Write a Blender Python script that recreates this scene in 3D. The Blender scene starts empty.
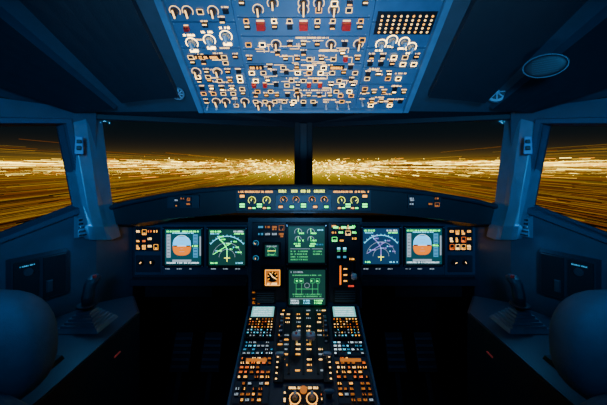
import bpy, math, random
from mathutils import Vector, Matrix
R = random.Random(7)
H = 1.25          # eye height above cockpit floor
F = 300.0; CX = 303.5; HZ = 165.0

# ------------------------------------------------------------ materials
def new_mat(name):
    m = bpy.data.materials.new(name); m.use_nodes = True
    return m, m.node_tree.nodes, m.node_tree.links
def pbr(name, col, rough=0.5, metal=0.0, var=0.25, scale=30, bump=0.0, spec=0.5):
    m, n, l = new_mat(name)
    b = n['Principled BSDF']
    b.inputs['Roughness'].default_value = rough
    b.inputs['Metallic'].default_value = metal
    b.inputs['Specular IOR Level'].default_value = spec
    tc = n.new('ShaderNodeTexCoord'); no = n.new('ShaderNodeTexNoise')
    no.inputs['Scale'].default_value = scale; no.inputs['Detail'].default_value = 4
    l.new(tc.outputs['Object'], no.inputs['Vector'])
    mx = n.new('ShaderNodeMix'); mx.data_type = 'RGBA'
    mx.inputs[6].default_value = tuple(c*(1-var) for c in col)+(1,)
    mx.inputs[7].default_value = tuple(min(1, c*(1+var)) for c in col)+(1,)
    l.new(no.outputs['Fac'], mx.inputs[0]); l.new(mx.outputs[2], b.inputs['Base Color'])
    if bump > 0:
        bp = n.new('ShaderNodeBump'); bp.inputs['Strength'].default_value = bump
        bp.inputs['Distance'].default_value = 0.002
        n2 = n.new('ShaderNodeTexNoise'); n2.inputs['Scale'].default_value = scale*8
        l.new(tc.outputs['Object'], n2.inputs['Vector'])
        l.new(n2.outputs['Fac'], bp.inputs['Height']); l.new(bp.outputs['Normal'], b.inputs['Normal'])
    return m
def emi(name, col, s=1.0, sample=False):
    m, n, l = new_mat(name)
    b = n['Principled BSDF']
    b.inputs['Base Color'].default_value = tuple(c*0.3 for c in col)+(1,)
    b.inputs['Emission Color'].default_value = tuple(col)+(1,)
    b.inputs['Emission Strength'].default_value = s
    if not sample:
        try: m.cycles.emission_sampling = 'NONE'
        except Exception: pass
    return m

M_black = pbr('black_plastic', (0.006, 0.008, 0.011), 0.5, spec=.3)
M_dark = pbr('dark_panel', (0.009, 0.017, 0.025), 0.45, spec=.4)
M_navy = pbr('navy_panel', (0.018, 0.044, 0.068), 0.45, spec=.45)
M_blue = pbr('steel_blue_panel', (0.05, 0.125, 0.21), 0.45)
M_blue2 = pbr('light_blue_panel', (0.09, 0.19, 0.28), 0.45)
M_face = pbr('overhead_faceplate', (0.06, 0.13, 0.20), 0.42, var=0.35, scale=12)
M_frame = pbr('frame_blue_grey', (0.05, 0.125, 0.165), 0.32, bump=0.1)
M_liner = pbr('ceiling_liner', (0.020, 0.036, 0.052), 0.5, bump=0.2)
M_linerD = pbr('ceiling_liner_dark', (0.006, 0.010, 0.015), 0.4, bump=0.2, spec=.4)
M_head = pbr('windshield_header', (0.005, 0.007, 0.010), 0.6, spec=.2)
M_wall = pbr('wall_liner', (0.018, 0.042, 0.062), 0.45, bump=0.2)
M_floor = pbr('floor_carpet', (0.008, 0.012, 0.018), 0.95, bump=0.8)
M_seat = pbr('seat_fabric', (0.035, 0.080, 0.115), 0.7, bump=0.6, scale=60)
M_seatD = pbr('seat_shell', (0.018, 0.034, 0.046), 0.5)
M_metal = pbr('brushed_metal', (0.30, 0.4, 0.48), 0.35, 0.9)
M_metD = pbr('dark_metal', (0.05, 0.07, 0.09), 0.4, 0.6)
M_grey = pbr('grey_plastic', (0.14, 0.22, 0.28), 0.4)
M_white = pbr('white_plastic', (0.5, 0.56, 0.58), 0.4)
M_red = pbr('red_guard', (0.6, 0.015, 0.01), 0.35)
M_rub = pbr('rubber', (0.09, 0.13, 0.17), 0.6)

E_amb = emi('lit_amber', (1.0, 0.38, 0.03), 2.8)
E_ambd = emi('lit_amber_dim', (1.0, 0.28, 0.03), 0.6)
E_ora = emi('lit_orange', (1.0, 0.17, 0.01), 1.6)
E_warm = emi('lit_warm_white', (1.0, 0.56, 0.16), 3.2)
E_warmH = emi('lit_warm_bright', (1.0, 0.62, 0.18), 11)
E_whi = emi('lit_white', (0.7, 0.9, 1.0), 1.9)
E_lbl = emi('lit_label', (0.6, 0.75, 0.85), 0.7)
E_grn = emi('lit_green', (0.05, 1.0, 0.15), 4.0)
E_grnd = emi('lit_green_dim', (0.1, 0.8, 0.25), 0.9)
E_yel = emi('lit_yellow', (0.8, 0.85, 0.06), 3.4)
E_cya = emi('lit_cyan', (0.12, 0.7, 1.0), 2.2)
E_cyad = emi('lit_cyan_dim', (0.06, 0.4, 0.7), 0.9)
E_red = emi('lit_red', (1.0, 0.05, 0.02), 1.5)
E_pinkglow = emi('pink_streak_glow', (1.0, 0.12, 0.12), 0.06)  # stands in for a pinkish streak of light on the console side
E_mag = emi('lit_violet', (0.45, 0.35, 1.0), 1.2)
E_sky = emi('pfd_sky', (0.06, 0.5, 0.95), 2.3)
E_gnd = emi('pfd_ground', (1.0, 0.22, 0.0), 1.4)
E_scrT = emi('screen_glow_teal', (0.015, 0.11, 0.13), 0.65)
E_scrG = emi('screen_glow_green', (0.015, 0.11, 0.09), 0.5)
E_scrB = emi('screen_glow_blue', (0.015, 0.08, 0.2), 0.6)
E_lcd = emi('lcd_pale', (0.22, 0.70, 0.68), 1.1)

# ------------------------------------------------------------ mesh builder
class B:
    def __init__(s): s.v=[]; s.f=[]; s.m=[]; s.mats=[]
    def mi(s, mat):
        if mat not in s.mats: s.mats.append(mat)
        return s.mats.index(mat)
    def add(s, vs, fs, mat):
        o=len(s.v); s.v += [Vector(a) for a in vs]; k=s.mi(mat)
        for f in fs: s.f.append([o+i for i in f]); s.m.append(k)
    def box(s, M, x0,x1,y0,y1,z0,z1, mat, tp=0.0):
        a=tp
        vs=[(x0,y0,z0),(x1,y0,z0),(x1,y1,z0),(x0,y1,z0),(x0+a,y0+a,z1),(x1-a,y0+a,z1),(x1-a,y1-a,z1),(x0+a,y1-a,z1)]
        s.add([M@Vector(p) for p in vs], [(3,2,1,0),(4,5,6,7),(0,1,5,4),(1,2,6,5),(2,3,7,6),(3,0,4,7)], mat)
    def cyl(s, M, cx,cy,z0,z1,r,mat,seg=16,r2=None):
        if r2 is None: r2=r
        vs=[];fs=[]
        for i in range(seg):
            a=2*math.pi*i/seg
            vs.append((cx+r*math.cos(a),cy+r*math.sin(a),z0)); vs.append((cx+r2*math.cos(a),cy+r2*math.sin(a),z1))
        for i in range(seg):
            j=(i+1)%seg; fs.append((2*i,2*j,2*j+1,2*i+1))
        fs.append([2*i+1 for i in range(seg)]); fs.append([2*i for i in range(seg)][::-1])
        s.add([M@Vector(p) for p in vs], fs, mat)
    def seg(s, M, x0,y0,x1,y1,w,z0,z1,mat):
        d=Vector((x1-x0,y1-y0)); L=d.length
        if L<1e-6: return
        d/=L; nx,ny=-d.y*w/2,d.x*w/2
        q=[(x0+nx,y0+ny),(x0-nx,y0-ny),(x1-nx,y1-ny),(x1+nx,y1+ny)]
        vs=[(a,b,z0) for a,b in q]+[(a,b,z1) for a,b in q]
        s.add([M@Vector(p) for p in vs],[(0,3,2,1),(4,5,6,7),(0,1,5,4),(1,2,6,5),(2,3,7,6),(3,0,4,7)],mat)
    def arc(s, M, cx,cy,r,a0,a1,w,z0,z1,mat,n=16,ry=None):
        ry = r if ry is None else ry
        for i in range(n):
            a=math.radians(a0+(a1-a0)*i/n); b=math.radians(a0+(a1-a0)*(i+1)/n)
            s.seg(M,cx+r*math.cos(a),cy+ry*math.sin(a),cx+r*math.cos(b),cy+ry*math.sin(b),w,z0,z1,mat)
    def rect(s, M, x0,x1,y0,y1,w,z0,z1,mat):
        s.seg(M,x0,y0,x1,y0,w,z0,z1,mat);s.seg(M,x0,y1,x1,y1,w,z0,z1,mat)
        s.seg(M,x0,y0,x0,y1,w,z0,z1,mat);s.seg(M,x1,y0,x1,y1,w,z0,z1,mat)
    def text(s, M, x0,x1,y,h,z,mat,rr=R):
        x=x0; cw=h*0.62
        while x+cw<x1:
            if rr.random()<0.82:
                k=rr.random()
                if k<0.5: s.box(M,x,x+cw*.8,y-h/2,y+h/2,z,z+.0006,mat)
                elif k<.75:
                    s.box(M,x,x+cw*.35,y-h/2,y+h/2,z,z+.0006,mat); s.box(M,x,x+cw*.8,y-h/2,y-h*.2,z,z+.0006,mat)
                else:
                    s.box(M,x,x+cw*.8,y-h/2,y-h*.15,z,z+.0006,mat); s.box(M,x,x+cw*.8,y+h*.15,y+h/2,z,z+.0006,mat)
            x+=cw
    def poly_prism(s, pts0, pts1, mat):
        n=len(pts0); vs=list(pts0)+list(pts1)
        fs=[tuple(range(n))[::-1], tuple(range(n,2*n))]
        for i in range(n):
            j=(i+1)%n; fs.append((i,j,n+j,n+i))
        s.add(vs,fs,mat)
    def sell(s, M, rx,ry,rz,e1,e2,mat,nu=28,nv=16):
        def c(w,m): x=math.cos(w); return math.copysign(abs(x)**m,x)
        def sn(w,m): x=math.sin(w); return math.copysign(abs(x)**m,x)
        vs=[];fs=[]
        for i in range(nv+1):
            v=-math.pi/2+math.pi*i/nv
            for j in range(nu):
                u=-math.pi+2*math.pi*j/nu
                vs.append(M@Vector((rx*c(v,e1)*c(u,e2),ry*c(v,e1)*sn(u,e2),rz*sn(v,e1))))
        for i in range(nv):
            for j in range(nu):
                k=(j+1)%nu; fs.append((i*nu+j,i*nu+k,(i+1)*nu+k,(i+1)*nu+j))
        s.add(vs,fs,mat)
    def loft(s, rings, mat, cap=True):
        n=len(rings[0]); vs=[p for r in rings for p in r]; fs=[]
        for i in range(len(rings)-1):
            for j in range(n):
                k=(j+1)%n; fs.append((i*n+j,i*n+k,(i+1)*n+k,(i+1)*n+j))
        if cap: fs.append(tuple(range(n))[::-1]); fs.append(tuple((len(rings)-1)*n+j for j in range(n)))
        s.add(vs,fs,mat)
    def obj(s, name, parent=None, smooth=False, bevel=None, mirror=False):
        vs=[v.copy() for v in s.v]; fs=s.f
        if mirror:
            for v in vs: v.x=-v.x
            fs=[f[::-1] for f in fs]
        lo=Vector((min(v[i] for v in vs) for i in range(3))); hi=Vector((max(v[i] for v in vs) for i in range(3)))
        c=(lo+hi)/2
        me=bpy.data.meshes.new(name); me.from_pydata([v-c for v in vs],[],fs)
        for m in s.mats: me.materials.append(m)
        me.polygons.foreach_set('material_index', s.m)
        me.polygons.foreach_set('use_smooth',[smooth]*len(fs))
        me.update()
        o=bpy.data.objects.new(name,me); bpy.context.scene.collection.objects.link(o)
        loc=c+Vector((0,0,H))
        if parent is not None:
            o.parent=parent; loc=loc-parent.location
        o.location=loc
        if bevel:
            md=o.modifiers.new('bev','BEVEL'); md.width=bevel; md.segments=3; md.limit_method='ANGLE'; md.angle_limit=math.radians(35)
        return o
I4=Matrix.Identity(4)
def empty(name, loc):
    e=bpy.data.objects.new(name,None); bpy.context.scene.collection.objects.link(e)
    e.location=Vector(loc)+Vector((0,0,H)); e.empty_display_size=.05; return e

# plane of a physical panel; image pixel coordinates are projected on to it
class Pl:
    def __init__(s,O,U,V):
        s.O=Vector(O); s.U=Vector(U).normalized(); s.V=Vector(V).normalized(); s.N=s.U.cross(s.V).normalized()
        s.M=Matrix(((s.U.x,s.V.x,s.N.x,s.O.x),(s.U.y,s.V.y,s.N.y,s.O.y),(s.U.z,s.V.z,s.N.z,s.O.z),(0,0,0,1)))
    def at(s,px,py):
        d=Vector(((px-CX)/F,1,(HZ-py)/F)); t=s.O.dot(s.N)/d.dot(s.N); P=d*t-s.O
        return P.dot(s.U),P.dot(s.V)
    def r(s,a,b,c,d):
        cx,cy=(a+c)/2,(b+d)/2
        return s.at(a,cy)[0],s.at(c,cy)[0],s.at(cx,d)[1],s.at(cx,b)[1]
def P(px,py,Y): return Vector(((px-CX)/F*Y, Y, (HZ-py)/F*Y))

MP=Pl((0,1.36,0),(1,0,0),(0,0,1))
GP=Pl((0,1.22,0),(1,0,0),(0,0,1))
OV=Pl((0,1.29,.245),(1,0,0),(0,-.82,.574))
PD=Pl((0,1.35,-.64),(1,0,0),(0,.938,.346))

# ------------------------------------------------------------ instrument panel
b=B()
def pbox(b,pl,a,c,d,e,h0,h1,mat,tp=0): 
    x0,x1,y0,y1=pl.r(a,c,d,e); b.box(pl.M,x0,x1,y0,y1,h0,h1,mat,tp)
pbox(b,MP,133,222,248,277,-.05,0,M_dark)
pbox(b,MP,362,222,478,277,-.05,0,M_dark)
pbox(b,MP,248,218,362,308,-.06,-.002,M_navy)
for (a,c) in ((135,163),(444,476),(163,248),(361,444)):
    pbox(b,MP,a,224,c,275,0,.004,M_navy,.003)
pbox(b,MP,252,222,286,306,-.002,.003,M_dark,.002)
pbox(b,MP,328,222,360,306,-.002,.003,M_dark,.002)
pbox(b,MP,286,222,328,306,-.002,.002,M_black,.002)
SCR={'pfd':(166,229,202,264),'nd':(209.5,229,245.5,264.5),'ewd':(288.5,226,324.5,262),'sd':(289,269,325,304),'ndr':(362.5,228,398.5,263.5),'pfdr':(405,228,441,263.5)}
def cluster(b,pl,x0,y0,x1,y1,nx,ny,mats,h=.003,p=.85,fill=M_black,sx=.7,sy=.55):
    ua,ub,va,vb=pl.r(x0,y0,x1,y1); dx=(ub-ua)/nx; dy=(vb-va)/ny
    for i in range(nx):
        for j in range(ny):
            if R.random()>p: continue
            cx=ua+dx*(i+.5); cy=va+dy*(j+.5)
            b.box(pl.M,cx-dx*.42,cx+dx*.42,cy-dy*.4,cy+dy*.4,h,h+.004,fill,.0008)
            m=R.choice(mats); k=R.random()
            if k<.6: b.text(pl.M,cx-dx*.38,cx+dx*.38,cy+dy*.12,dy*.28,h+.0042,m)
            if k>.3: b.text(pl.M,cx-dx*.34,cx+dx*.34,cy-dy*.2,dy*.24,h+.0042,m)
            if k>.8: b.rect(pl.M,cx-dx*.36,cx+dx*.36,cy-dy*.34,cy+dy*.34,.0012,h+.0042,h+.0048,m)
def knob(b,pl,px,py,r,mat=M_grey,h=.018,mark=E_warm,ring=None,h0=.003):
    u,v=pl.at(px,py)
    if ring: b.arc(pl.M,u,v,r*1.35,-50,230,.0016,h0,h0+.001,ring,12)
    b.cyl(pl.M,u,v,h0,h0+.004,r*1.12,M_black)
    b.cyl(pl.M,u,v,h0+.004,h0+h,r,mat,16,r*.85)
    a=R.uniform(.3,2.8)
    b.seg(pl.M,u,v,u+r*.8*math.cos(a),v+r*.8*math.sin(a),r*.22,h0+h,h0+h+.0008,mark)
for (a,c) in ((136,161),(447,472)):
    pbox(b,MP,a,227,c,251,.004,.007,M_black,.001)
    cluster(b,MP,a+1,228,c-1,250,4,3,[E_amb,E_amb,E_ora,E_warm],.007,.95)
    pbox(b,MP,a,255,c,272,.004,.006,M_dark,.001)
    knob(b,MP,a+6,262,.012,M_black,ring=E_ambd); knob(b,MP,a+17,262,.012,M_black,ring=E_ambd)
for x in (168,180,192,214,226,238,366,378,390,408,420,432):
    u,v=MP.at(x,268.5); b.text(MP.M,u-.012,u+.012,v,.004,.0045,E_lbl)
u,v=MP.at(272,250)
b.box(MP.M,u-.04,u+.04,v-.036,v+.036,.003,.012,M_black,.003)
b.box(MP.M,u-.03,u+.03,v-.026,v+.026,.012,.0125,E_scrG)
b.arc(MP.M,u,v,.018,0,360,.0015,.0125,.0132,E_grnd,20)
b.seg(MP.M,u-.018,v,u+.018,v,.002,.0125,.0134,E_yel); b.text(MP.M,u-.026,u+.026,v+.02,.006,.0125,E_lbl); b.text(MP.M,u-.02,u+.024,v-.018,.006,.0125,E_grnd)
for (x,y) in ((256,243),(256,258)):
    knob(b,MP,x,y,.009,M_grey,ring=E_cyad)
cluster(b,MP,251,224,285,238,5,2,[E_cyad,E_ambd,E_lbl],.003,.8)
cluster(b,MP,252,290,262,304,2,3,[E_ambd],.003,.9)
pbox(b,MP,255,290,276,303,.003,.008,M_black,.001)
for i in range(5): pbox(b,MP,257,292+i*2.2,274,292.8+i*2.2,.008,.010,M_navy)
cluster(b,MP,331,223.5,358,242,4,3,[E_amb,E_warm,E_amb,E_grn],.003,.95)
for i in range(3):
    pbox(b,MP,333+i*8,226,338+i*8,228,.0075,.008,E_grn)
for x in (336,342):
    pbox(b,MP,x,246,x+5,252,.003,.007,M_black); pbox(b,MP,x+1,247,x+4,249,.007,.0078,E_cya); pbox(b,MP,x+1,250,x+4,251,.007,.0078,E_grnd)
    pbox(b,MP,x,254,x+5,260,.003,.007,M_black); pbox(b,MP,x+1,255.5,x+4,257.5,.007,.0078,E_cyad)
pbox(b,MP,338.5,264,342,285,.003,.008,M_black); pbox(b,MP,339.4,265,341,284,.008,.0085,E_ora)
for y in (268,274,280): pbox(b,MP,343.5,y,347,y+1.2,.004,.0045,E_amb)
pbox(b,MP,333,288,357,303,.003,.008,M_black,.001)
for i in range(5): pbox(b,MP,335,290+i*2.4,355,290.9+i*2.4,.008,.010,M_navy)
for sx in (-1,1):
    def X(a): return a if sx<0 else 2*CX-a
    a0,a1=sorted((X(134),X(247)))
    pbox(b,MP,a0,277,a1,283,-.02,.035,M_dark)
    a0,a1=sorted((X(145),X(212)))
    pbox(b,MP,a0,285,a1,297,-.02,.0,M_black)
instrument_panel=b.obj('instrument_panel')

def screen(name,key,fn):
    x0,y0,x1,y1=SCR[key]; b=B()
    u0,u1,v0,v1=MP.r(x0,y0,x1,y1); z=.004; w=.011
    b.box(MP.M,u0-w,u1+w,v0-w,v0,z,z+.012,M_black,.002); b.box(MP.M,u0-w,u1+w,v1,v1+w,z,z+.012,M_black,.002)
    b.box(MP.M,u0-w,u0,v0,v1,z,z+.012,M_black,.001); b.box(MP.M,u1,u1+w,v0,v1,z,z+.012,M_black,.001)
    for cx,cy in ((u0-w/2,v0-w/2),(u1+w/2,v0-w/2),(u0-w/2,v1+w/2),(u1+w/2,v1+w/2)):
        b.cyl(MP.M,cx,cy,z+.012,z+.0125,.003,M_metal,8)
    fn(b,u0,u1,v0,v1,z+.004)
    return b.obj(name)
def pfd(b,u0,u1,v0,v1,z):
    M=MP.M; W=u1-u0; Hh=v1-v0; X=lambda t:u0+W*t; Y=lambda t:v0+Hh*t
    b.box(M,u0,u1,v0,v1,z-.003,z,E_scrT)
    z1=z+.0006; z2=z+.0012; z3=z+.0018
    n=20; cx,cy,rx,ry=X(.46),Y(.53),W*.25,Hh*.27
    top=[];bot=[]
    for i in range(n+1):
        a=math.pi*i/n; k=lambda t:math.copysign(abs(t)**.7,t)
        top.append((cx+rx*k(math.cos(a)),cy+ry*k(math.sin(a)))); bot.append((cx+rx*k(math.cos(a)),cy-ry*k(math.sin(a))))
    b.add([M@Vector((x,y,z1)) for x,y in top],[tuple(range(n+1))],E_sky)
    b.add([M@Vector((x,y,z1)) for x,y in bot],[tuple(range(n+1))[::-1]],E_gnd)
    b.seg(M,cx-rx,cy,cx+rx,cy,.0022,z1,z2,E_whi)
    for i in (-2,-1,1,2):
        b.seg(M,cx-rx*(.16 if i%2 else .3),cy+i*ry*.3,cx+rx*(.16 if i%2 else .3),cy+i*ry*.3,.0012,z1,z2,E_lbl)
    b.seg(M,cx-rx*.95,cy,cx-rx*.5,cy,.005,z2,z3,M_black); b.seg(M,cx+rx*.5,cy,cx+rx*.95,cy,.005,z2,z3,M_black)
    b.arc(M,cx,cy,rx*1.0,40,140,.0018,z2,z3,E_whi,10,ry*1.12)
    for (a,c) in ((.04,.15),(.77,.90)):
        b.box(M,X(a),X(c),Y(.2),Y(.86),z,z1,E_lbl if a<.5 else E_cyad)
        for i in range(7):
            b.seg(M,X(a+.02),Y(.25+.09*i),X(c-.02),Y(.25+.09*i),.0022,z1,z2,M_black)
    b.box(M,X(.74),X(.93),Y(.49),Y(.57),z1,z2,M_black); b.text(M,X(.75),X(.93),Y(.53),.007,z2,E_grn)
    b.box(M,X(.95),X(.985),Y(.25),Y(.8),z,z1,E_lbl)
    b.text(M,X(.04),X(.96),Y(.94),.006,z,E_grn); b.text(M,X(.2),X(.8),Y(.895),.005,z,E_cya)
    b.box(M,X(.2),X(.72),Y(.08),Y(.14),z,z1,E_lbl); b.text(M,X(.04),X(.95),Y(.05),.006,z,E_whi)
def nd_factory(c1,c2,bg):
    def nd(b,u0,u1,v0,v1,z):
        M=MP.M; W=u1-u0; Hh=v1-v0; X=lambda t:u0+W*t; Y=lambda t:v0+Hh*t
        b.box(M,u0,u1,v0,v1,z-.003,z,bg); z1=z+.0007; z2=z+.0014
        cx,cy=X(.5),Y(.22)
        b.arc(M,cx,cy,W*.58,38,142,.0028,z,z1,c1,18)
        for a in range(40,141,10):
            r=math.radians(a); b.seg(M,cx+W*.58*math.cos(r),cy+W*.58*math.sin(r),cx+W*.62*math.cos(r),cy+W*.62*math.sin(r),.002,z,z1,c1)
        b.arc(M,cx,cy,W*.40,10,170,.0014,z,z1,E_lbl,16); b.arc(M,cx,cy,W*.22,0,180,.0014,z,z1,E_lbl,12)
        pts=[(.5,.22),(.5,.45),(.42,.6),(.3,.72),(.25,.8)]
        for p,q in zip(pts,pts[1:]): b.seg(M,X(p[0]),Y(p[1]),X(q[0]),Y(q[1]),.003,z1,z2,c2)
        b.seg(M,X(.12),Y(.3),X(.62),Y(.62),.002,z1,z2,c2)
        for p in pts[1:]+[(.68,.5),(.75,.36),(.2,.4),(.62,.66)]:
            b.cyl(M,X(p[0]),Y(p[1]),z1,z2,.0035,c1,4); b.text(M,X(p[0]+.04),X(p[0]+.16),Y(p[1]),.005,z1,c2)
        b.seg(M,X(.42),Y(.2),X(.58),Y(.2),.003,z1,z2,E_yel); b.seg(M,X(.5),Y(.1),X(.5),Y(.26),.003,z1,z2,E_yel)
        b.text(M,X(.04),X(.35),Y(.94),.0065,z,E_grn); b.text(M,X(.66),X(.96),Y(.94),.0065,z,E_whi)
        b.text(M,X(.04),X(.3),Y(.88),.005,z,E_cya); b.text(M,X(.04),X(.26),Y(.06),.0065,z,E_grn); b.text(M,X(.74),X(.97),Y(.06),.0065,z,c1); b.text(M,X(.7),X(.97),Y(.88),.005,z,E_grn)
    return nd
def ewd(b,u0,u1,v0,v1,z):
    M=MP.M; W=u1-u0; Hh=v1-v0; X=lambda t:u0+W*t; Y=lambda t:v0+Hh*t
    b.box(M,u0,u1,v0,v1,z-.003,z,E_scrG); z1=z+.0007
    for gy,r in ((.84,.10),(.64,.085)):
        for gx in (.27,.62):
            b.arc(M,X(gx),Y(gy),W*r,0,200,.0018,z,z1,E_lbl,10); a=math.radians(R.uniform(60,150))
            b.seg(M,X(gx),Y(gy),X(gx)+W*r*math.cos(a),Y(gy)+W*r*math.sin(a),.002,z,z1,E_grn)
            b.text(M,X(gx),X(gx+.16),Y(gy-.03),.006,z,E_grn)
    for y in (.52,.46): b.text(M,X(.15),X(.35),Y(y),.006,z,E_grn); b.text(M,X(.58),X(.78),Y(y),.006,z,E_grn)
    b.text(M,X(.8),X(.97),Y(.9),.006,z,E_cya); b.text(M,X(.76),X(.97),Y(.5),.006,z,E_cyad)
    b.seg(M,X(.05),Y(.38),X(.6),Y(.38),.0016,z,z1,E_lbl); b.seg(M,X(.65),Y(.38),X(.95),Y(.38),.0016,z,z1,E_lbl)
    for i in range(4): b.text(M,X(.06),X(.55),Y(.31-.075*i),.006,z,E_grnd)
    for i in range(2): b.text(M,X(.68),X(.95),Y(.31-.075*i),.006,z,E_grnd)
def sdp(b,u0,u1,v0,v1,z):
    M=MP.M; W=u1-u0; Hh=v1-v0; X=lambda t:u0+W*t; Y=lambda t:v0+Hh*t
    b.box(M,u0,u1,v0,v1,z-.003,z,E_scrG); z1=z+.0007
    b.text(M,X(.05),X(.4),Y(.93),.007,z,E_lbl)
    for gx in (.2,.35,.65,.8):
        b.rect(M,X(gx-.05),X(gx+.05),Y(.62),Y(.74),.0015,z,z1,E_grnd); b.seg(M,X(gx),Y(.3),X(gx),Y(.62),.0015,z,z1,E_grnd)
        b.text(M,X(gx-.05),X(gx+.06),Y(.68),.006,z,E_grn)
    b.seg(M,X(.2),Y(.45),X(.8),Y(.45),.0018,z,z1,E_grnd); b.arc(M,X(.5),Y(.55),W*.07,0,360,.0015,z,z1,E_lbl,10)
    for y in (.84,.3,.24): b.text(M,X(.1),X(.9),Y(y),.005,z,E_grnd)
    b.seg(M,X(.03),Y(.17),X(.97),Y(.17),.0018,z,z1,E_lbl)
    for y in (.12,.05): b.text(M,X(.05),X(.3),Y(y),.006,z,E_whi); b.text(M,X(.4),X(.6),Y(y),.006,z,E_cya); b.text(M,X(.7),X(.95),Y(y),.006,z,E_grn)
screen('primary_flight_display','pfd',pfd); screen('primary_flight_display','pfdr',pfd)
screen('navigation_display','nd',nd_factory(E_cya,E_grn,E_scrG)); screen('navigation_display','ndr',nd_factory(E_cya,E_mag,E_scrB))
screen('engine_display','ewd',ewd); screen('system_display','sd',sdp)

# square brake pressure gauge, lit orange
b=B(); u,v=MP.at(273,276); z=.004
b.box(MP.M,u-.05,u+.05,v-.052,v+.052,z,z+.008,M_black,.004)
b.box(MP.M,u-.040,u+.040,v-.042,v+.042,z+.008,z+.016,M_dark,.003)
b.box(MP.M,u-.034,u+.034,v-.036,v+.036,z+.016,z+.0165,E_ambd)
b.cyl(MP.M,u,v+.004,z+.0165,z+.0168,.024,M_black,24)
for a in range(-30,211,40):
    r=math.radians(a); b.seg(MP.M,u+.016*math.cos(r),v+.004+.016*math.sin(r),u+.023*math.cos(r),v+.004+.023*math.sin(r),.003,z+.0168,z+.0174,E_amb)
b.rect(MP.M,u-.032,u+.032,v-.034,v+.034,.003,z+.0165,z+.0172,E_amb)
b.seg(MP.M,u,v+.004,u-.010,v+.02,.004,z+.0172,z+.018,E_warm); b.seg(MP.M,u,v+.004,u+.014,v-.004,.004,z+.0172,z+.018,E_warm)
b.text(MP.M,u-.024,u+.026,v-.027,.009,z+.0166,E_warm)
b.obj('brake_pressure_gauge')
b=B(); u,v=MP.at(352,272)
b.box(MP.M,u-.011,u+.011,v-.055,v+.05,.003,.008,M_black,.002); b.box(MP.M,u-.003,u+.003,v-.05,v+.045,.008,.009,M_dark)
b.cyl(MP.M,u,v+.0,.008,.05,.005,M_metal,12); T=MP.M@Matrix.Translation((u,v,.055))
b.sell(T@Matrix.Rotation(math.pi/2,4,'Y'),.014,.014,.012,.6,1,M_white)
b.text(MP.M,u-.012,u+.012,v+.06,.007,.004,E_amb); b.text(MP.M,u-.018,u+.012,v-.062,.007,.004,E_red)
b.obj('landing_gear_lever',smooth=False)

# ------------------------------------------------------------ glareshield
b=B()
top=[(104,207),(130,200),(165,193),(200,188),(237,185),(303.5,184),(370,185),(407,188),(442,193),(477,199),(503,206)]
bot=[(503,224),(478,224.5),(440,219),(372,213),(235,213),(167,219),(130,224.5),(104,224)]
Yf=1.22
f=[P(x,y,Yf) for x,y in top+bot]
bk=[]
for i,(x,y) in enumerate(top+bot):
    p=P(x,y,Yf); 
    if i<len(top): 
        bk.append(Vector((p.x*.97,1.30 + .34*(1-abs(p.x)/.82),p.z-.012-.02*(1-abs(p.x)/.82))))
    else: bk.append(Vector((p.x*.97,1.30 + .34*(1-abs(p.x)/.82),p.z-.03)))
b.poly_prism(f,bk,M_black)
ring=[]
for i,(x,y) in enumerate(top):
    p=P(x,y+2.5,Yf); ring.append([p+Vector((0,.016*math.cos(a)-.004,.010*math.sin(a))) for a in [k*math.pi/5 for k in range(10)]])
b.loft(ring,M_dark)
for (a,c,y0,y1) in ((168,200,195,208),(407,440,195,208)):
    pbox(b,GP,a,y0,c,y1,.0,.008,M_dark,.001)
    cluster(b,GP,a+1,y0+1,c-1,y1-1,5,2,[E_ambd,E_lbl,E_ambd],.008,.6)
b.obj('glareshield')
b=B()
pbox(b,GP,236,189,371,211,.001,.012,M_dark,.003)
pbox(b,GP,277,187,329,191,.001,.016,M_black,.002)
for (a,c) in ((279,287),(290,298),(301,311),(314,326)):
    pbox(b,GP,a,189.0,c,192.6,.014,.0165,M_black); x0,x1,y0,y1=GP.r(a,189.4,c,192.2); b.text(GP.M,x0,x1,(y0+y1)/2,.010,.0166,E_yel)
pbox(b,GP,276,194.5,331,209.5,.012,.014,M_navy,.001)
for x in (284,296,312,324):
    knob(b,GP,x,199.5,.010,M_dark,.02,E_amb,E_amb,.013)
for x in (252.5,267,341,354):
    knob(b,GP,x,200,.011,M_dark,.02,E_yel,E_yel,.012)
    pbox(b,GP,x-4.5,206.2,x+4.5,209,.012,.015,M_black); pbox(b,GP,x-3.5,206.8,x-.6,208.2,.015,.016,E_amb); pbox(b,GP,x+.6,206.8,x+3.5,208.2,.015,.016,E_grn)
for x in (243,260,303.5,347.5,364): 
    pbox(b,GP,x-3,202,x+3,208,.012,.016,M_black); pbox(b,GP,x-2.4,203,x+2.4,204.6,.016,.017,E_grn); pbox(b,GP,x-2.4,205.3,x+2.4,206.8,.016,.017,E_grn)
for x in (243,364): pbox(b,GP,x-3,193,x+3,199,.012,.016,M_black); pbox(b,GP,x-2.2,194.5,x+2.2,197,.016,.017,E_amb)
for x in (281,292,315,326): pbox(b,GP,x-2.5,204.5,x+2.5,208.5,.013,.017,M_black); pbox(b,GP,x-1.9,205.3,x+1.9,207.2,.017,.018,E_amb if x%2 else E_grn)
for x0_,x1_,y_ in ((238,274,191.5),(333,369,191.5)):
    a0,a1,c0,c1=GP.r(x0_,y_-1,x1_,y_+1); b.text(GP.M,a0,a1,(c0+c1)/2,.007,.0122,E_amb)
b.obj('autopilot_control_panel')

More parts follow.
